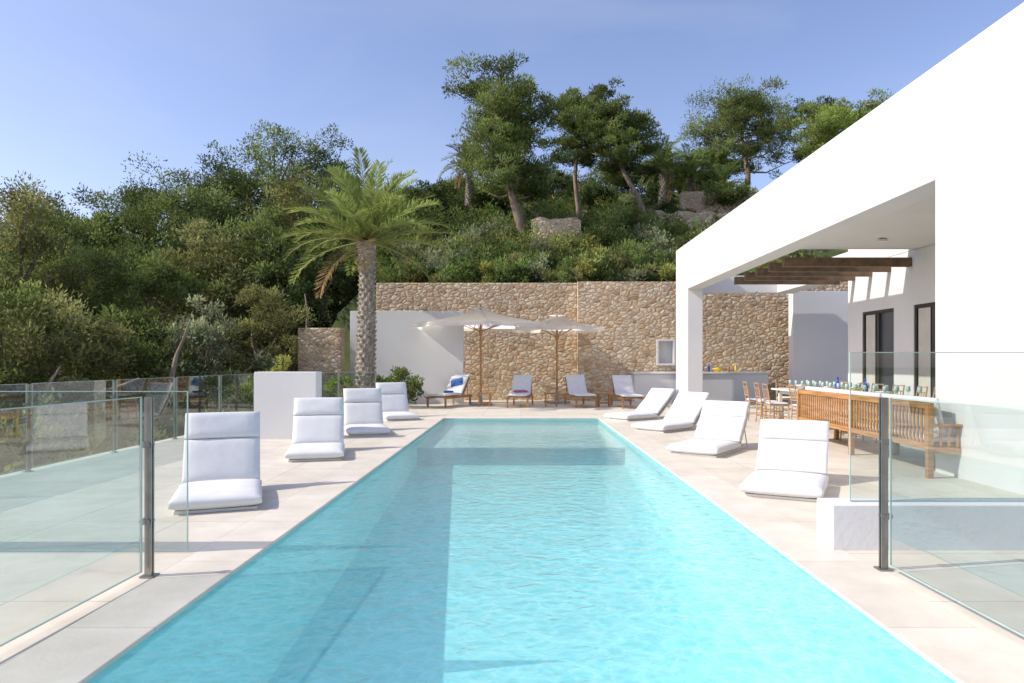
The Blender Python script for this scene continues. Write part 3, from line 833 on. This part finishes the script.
pal = [GREEN, DARK, OLIVE, YEL, GREY, (0.16, 0.24, 0.075), (0.10, 0.155, 0.05), GREEN]
def shrub_field(name, seed, pts):
    e = empty(name); lv = Leaves(seed); rnd = random.Random(seed)
    for (x, y, R, hgt) in pts:
        g = float(height(x, y)); col = rnd.choice(pal)
        for m in range(6):
            u = Vector((rnd.gauss(0, 1), rnd.gauss(0, 1), abs(rnd.gauss(0, 1)))).normalized()
            q = rnd.uniform(.3, .8); rs = R*rnd.uniform(.3, .55); bb = rnd.uniform(.55, 1.35)
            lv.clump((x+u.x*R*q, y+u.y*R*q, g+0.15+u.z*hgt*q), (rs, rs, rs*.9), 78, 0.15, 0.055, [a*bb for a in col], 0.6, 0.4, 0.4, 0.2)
    lv.build('foliage', parent=e)
rnd = random.Random(21); pts = []
for i in range(400):
    y = 26.0 + 16*rnd.random()**1.3; x = rnd.uniform(-6.2, 0.34*y+2)
    big = rnd.random() < 0.25
    R = rnd.uniform(0.45, 1.0)*(0.75 if y < 28 else 1.1)*(1.35 if big else 1); hgt = R*rnd.uniform(0.9, 2.0)
    if 0.7 < x < 2.5 and 31.8 < y < 33.2: continue
    if 7.2 < x < 11.5 and 34.5 < y < 36.8: hgt = min(hgt, 0.6); R = min(R, 0.6)
    if 9.5 < x < 14 and 37.2 < y < 39.4: hgt = min(hgt, 0.6); R = min(R, 0.6)
    pts.append((x, y, R, hgt))
for i in range(34):
    x = -5.4+i*0.5+rnd.uniform(-.2, .2)
    pts.append((x, 26.0+rnd.uniform(-.25, .4), rnd.uniform(.4, .75), rnd.uniform(.3, 1.5)))
shrub_field('hillside_shrubs', 103, pts)
pts = []
for i in range(110):
    x = -6.9 - 9*rnd.random()**1.3; y = rnd.uniform(7, 21)
    R = rnd.uniform(0.6, 1.1); pts.append((x, y, R, rnd.uniform(1.2, 2.5) if x > -9 else rnd.uniform(1.8, 3.4)))
shrub_field('slope_shrubs', 104, pts)

def shrub(name, x, y, z, R, H, col, seed, n=110):
    lv = Leaves(seed); rnd = random.Random(seed); e = empty(name); mb = MB()
    for m in range(16):
        u = Vector((rnd.gauss(0, 1), rnd.gauss(0, 1), rnd.gauss(0, 1))).normalized(); q = rnd.uniform(.3, .7)
        c = (x+u.x*R*q, y+u.y*R*q, z+H*0.5+u.z*H*.5*q); rs = R*rnd.uniform(.3, .45); bb = rnd.uniform(.75, 1.25)
        lv.clump(c, (rs, rs, rs*.8), n, 0.11, 0.05, [a*bb for a in col], .6, .3, .4, .3)
        if m % 3 == 0: mb.tube([(x, y, z-0.05), c], [0.02, 0.008], 4)
    mb.build('stems', M_bark, parent=e); lv.build('foliage', parent=e)
shrub('hedge_bush', -3.5, 20.6, 0, 0.62, 1.3, GREEN, 31)
shrub('hedge_bush', -4.2, 21.4, 0, 0.5, 1.0, (0.15, 0.24, 0.06), 32)
shrub('hedge_bush', -5.6, 21.2, 0, 0.6, 1.0, (0.19, 0.28, 0.06), 33)
shrub('hedge_bush', -6.7, 21.0, -0.4, 0.7, 1.5, GREEN, 34)
shrub('hedge_bush', -5.2, 20.7, 0, 0.5, 0.8, OLIVE, 35)

# ------------------------------------------------------------ palms
M_yelstem = simple('frond_stem', (0.36, 0.33, 0.12), 0.6, 0.2, 5)
def palm(x, y, z0, zc, tr, nf, fl, seed, col, name='palm_tree', leafn=46, spread=105, dr=(0.9, 1.5)):
    rnd = random.Random(seed); r = np.random.default_rng(seed); e = empty(name)
    mb = MB()
    n = max(6, int((zc-z0)/0.14)); pts = []; rad = []
    for i in range(n+1):
        t = i/n; z = z0+(zc-z0)*t
        rr_ = tr*(1.15-0.35*t if t < 0.85 else 0.85+ (t-0.85)*2.0)
        pts.append((x+0.12*math.sin(t*2), y, z)); rad.append(rr_)
        pts.append((x+0.12*math.sin(t*2), y, z+0.09*(zc-z0)/n/0.14)); rad.append(rr_*1.13)
    mb.tube(pts, rad, 14)
    for i in range(n):
        t = i/n; z = z0+(zc-z0)*t; rr_ = tr*(1.18-0.35*t)
        for k in range(9):
            a = (k+0.5*(i % 2))*2*math.pi/9 + rnd.uniform(-.08, .08)
            c = Vector((x+0.12*math.sin(t*2)+math.cos(a)*rr_*0.95, y+math.sin(a)*rr_*0.95, z))
            o = Vector((math.cos(a), math.sin(a), 0.9)).normalized()
            mb.tube([c, c+o*rnd.uniform(.07, .12)], [0.055, 0.02], 4)
    mb.build('trunk', M_palmbark, parent=e)
    lv = Leaves(seed); mr = MB()
    for f in range(nf):
        s = f/nf
        a = f*2.39996+rnd.uniform(-.2, .2)
        el = math.radians(84 - spread*s**1.0 + rnd.uniform(-9, 9))
        L = fl*rnd.uniform(.8, 1.08); droop = rnd.uniform(*dr)
        p = Vector((x+0.11, y, zc+0.1)); pp = [p.copy()]; dirs = []
        K = 16
        for i in range(K):
            t = i/K; e2 = el - droop*t*t*1.1 - 0.15*t
            d = Vector((math.cos(a)*math.cos(e2), math.sin(a)*math.cos(e2), math.sin(e2)))
            dirs.append(d); p = p+d*L/K; pp.append(p.copy())
        mr.tube(pp[::2], [0.028*(1-0.85*i/8) for i in range(9)], 4)
        dead = s > 0.95
        bc = np.array(col)*rnd.uniform(.65, 1.3) if not dead else np.array((0.33, 0.25, 0.13))
        P = []; A = []; S = []; Ls = []; 
        for i in range(leafn):
            t = 0.12+0.88*i/leafn; j = min(int(t*K), K-1)
            q = pp[j].lerp(pp[j+1], t*K-j); d = dirs[j]
            side = d.cross(Vector((0, 0, 1)))
            if side.length < .1: side = Vector((-math.sin(a), math.cos(a), 0))
            side.normalize(); upv = side.cross(d)
            for sg in (-1, 1):
                ax = (side*sg*0.70 + d*0.85 + upv*rnd.uniform(0.15, 0.55) + Vector((0, 0, -0.1)) + Vector((rnd.gauss(0, .1), rnd.gauss(0, .1), rnd.gauss(0, .1)))).normalized()
                P.append(q); A.append(ax); S.append(ax.cross(upv+side*sg*0.3).normalized())
                Ls.append(fl*0.18*(math.sin(math.pi*min(1, t*0.85+0.12))**0.6)*rnd.uniform(.8, 1.1)+0.05)
        P = np.array(P); A = np.array(A); S = np.array(S); Ls = np.array(Ls)
        C = bc[None]*(0.75+0.5*r.random(len(P)))[:, None]
        lv.raw(P, A, S, Ls, np.full(len(P), 0.042), C)
    mr.build('rachises', M_yelstem, parent=e, smooth=True)
    lv.build('fronds', parent=e)
palm(-4.85, 21.0, -0.1, 5.0, 0.24, 58, 2.75, 51, (0.26, 0.32, 0.105), spread=96, dr=(0.35, 0.95), leafn=56)
palm(-3.0, 38, 9, 12.2, 0.16, 36, 1.9, 52, (0.18, 0.23, 0.085))
palm(10.3, 42, 10.3, 12.6, 0.25, 50, 2.3, 53, (0.17, 0.24, 0.08))
palm(8.4, 41, 10, 12.9, 0.2, 46, 2.1, 54, (0.19, 0.25, 0.08))
palm(11.9, 41, 10, 11.6, 0.2, 40, 2.0, 55, (0.14, 0.2, 0.07))

# ------------------------------------------------------------ sky, sun
w = bpy.data.worlds.new('World'); scene.world = w; w.use_nodes = True
nt = w.node_tree; bg = nt.nodes['Background']
sky = nt.nodes.new('ShaderNodeTexSky'); sky.sky_type = 'NISHITA'; sky.sun_disc = False
sky.sun_elevation = SUN_EL; sky.sun_rotation = SUN_AZ
sky.air_density = 1.0; sky.dust_density = 1.4; sky.ozone_density = 2.0; sky.altitude = 50
tint = nt.nodes.new('ShaderNodeMixRGB'); tint.blend_type = 'MULTIPLY'; tint.inputs[0].default_value = 1
tint.inputs[2].default_value = (1.56, 1.38, 1.48, 1)
nt.links.new(sky.outputs[0], tint.inputs[1])
# faint high haze
tc = nt.nodes.new('ShaderNodeTexCoord'); mp = nt.nodes.new('ShaderNodeMapping'); mp.inputs['Scale'].default_value = (1.2, 1.2, 4.0)
nz = nt.nodes.new('ShaderNodeTexNoise'); nz.inputs['Scale'].default_value = 1.6; nz.inputs['Detail'].default_value = 7; nz.inputs['Distortion'].default_value = 0.8
nt.links.new(tc.outputs['Generated'], mp.inputs['Vector']); nt.links.new(mp.outputs[0], nz.inputs['Vector'])
mr = nt.nodes.new('ShaderNodeMapRange'); mr.inputs[1].default_value = 0.48; mr.inputs[2].default_value = 0.85; mr.inputs[3].default_value = 0.0; mr.inputs[4].default_value = 0.25
nt.links.new(nz.outputs['Fac'], mr.inputs[0])
hz = nt.nodes.new('ShaderNodeMixRGB'); hz.inputs[2].default_value = (5.2, 5.5, 6.3, 1)
nt.links.new(mr.outputs[0], hz.inputs[0]); nt.links.new(tint.outputs[0], hz.inputs[1])
nt.links.new(hz.outputs[0], bg.inputs['Color']); bg.inputs['Strength'].default_value = 0.15
sl = bpy.data.lights.new('sun', 'SUN'); sl.energy = 4.7; sl.angle = math.radians(0.53); sl.color = (1.0, 0.945, 0.855)
so = bpy.data.objects.new('sun', sl); scene.collection.objects.link(so)
to_sun = Vector((math.sin(SUN_AZ)*math.cos(SUN_EL), math.cos(SUN_AZ)*math.cos(SUN_EL), math.sin(SUN_EL)))
so.rotation_euler = to_sun.to_track_quat('Z', 'Y').to_euler(); so.location = to_sun*60

# ------------------------------------------------------------ camera
cam = bpy.data.cameras.new('camera'); co = bpy.data.objects.new('camera', cam); scene.collection.objects.link(co)
co.location = (0, 0, 1.4); co.rotation_euler = (math.radians(90), 0, 0)
cam.lens = 24; cam.sensor_width = 36; cam.shift_x = -0.0088; cam.shift_y = 0.020
cam.clip_end = 3000; cam.clip_start = 0.05
scene.camera = co
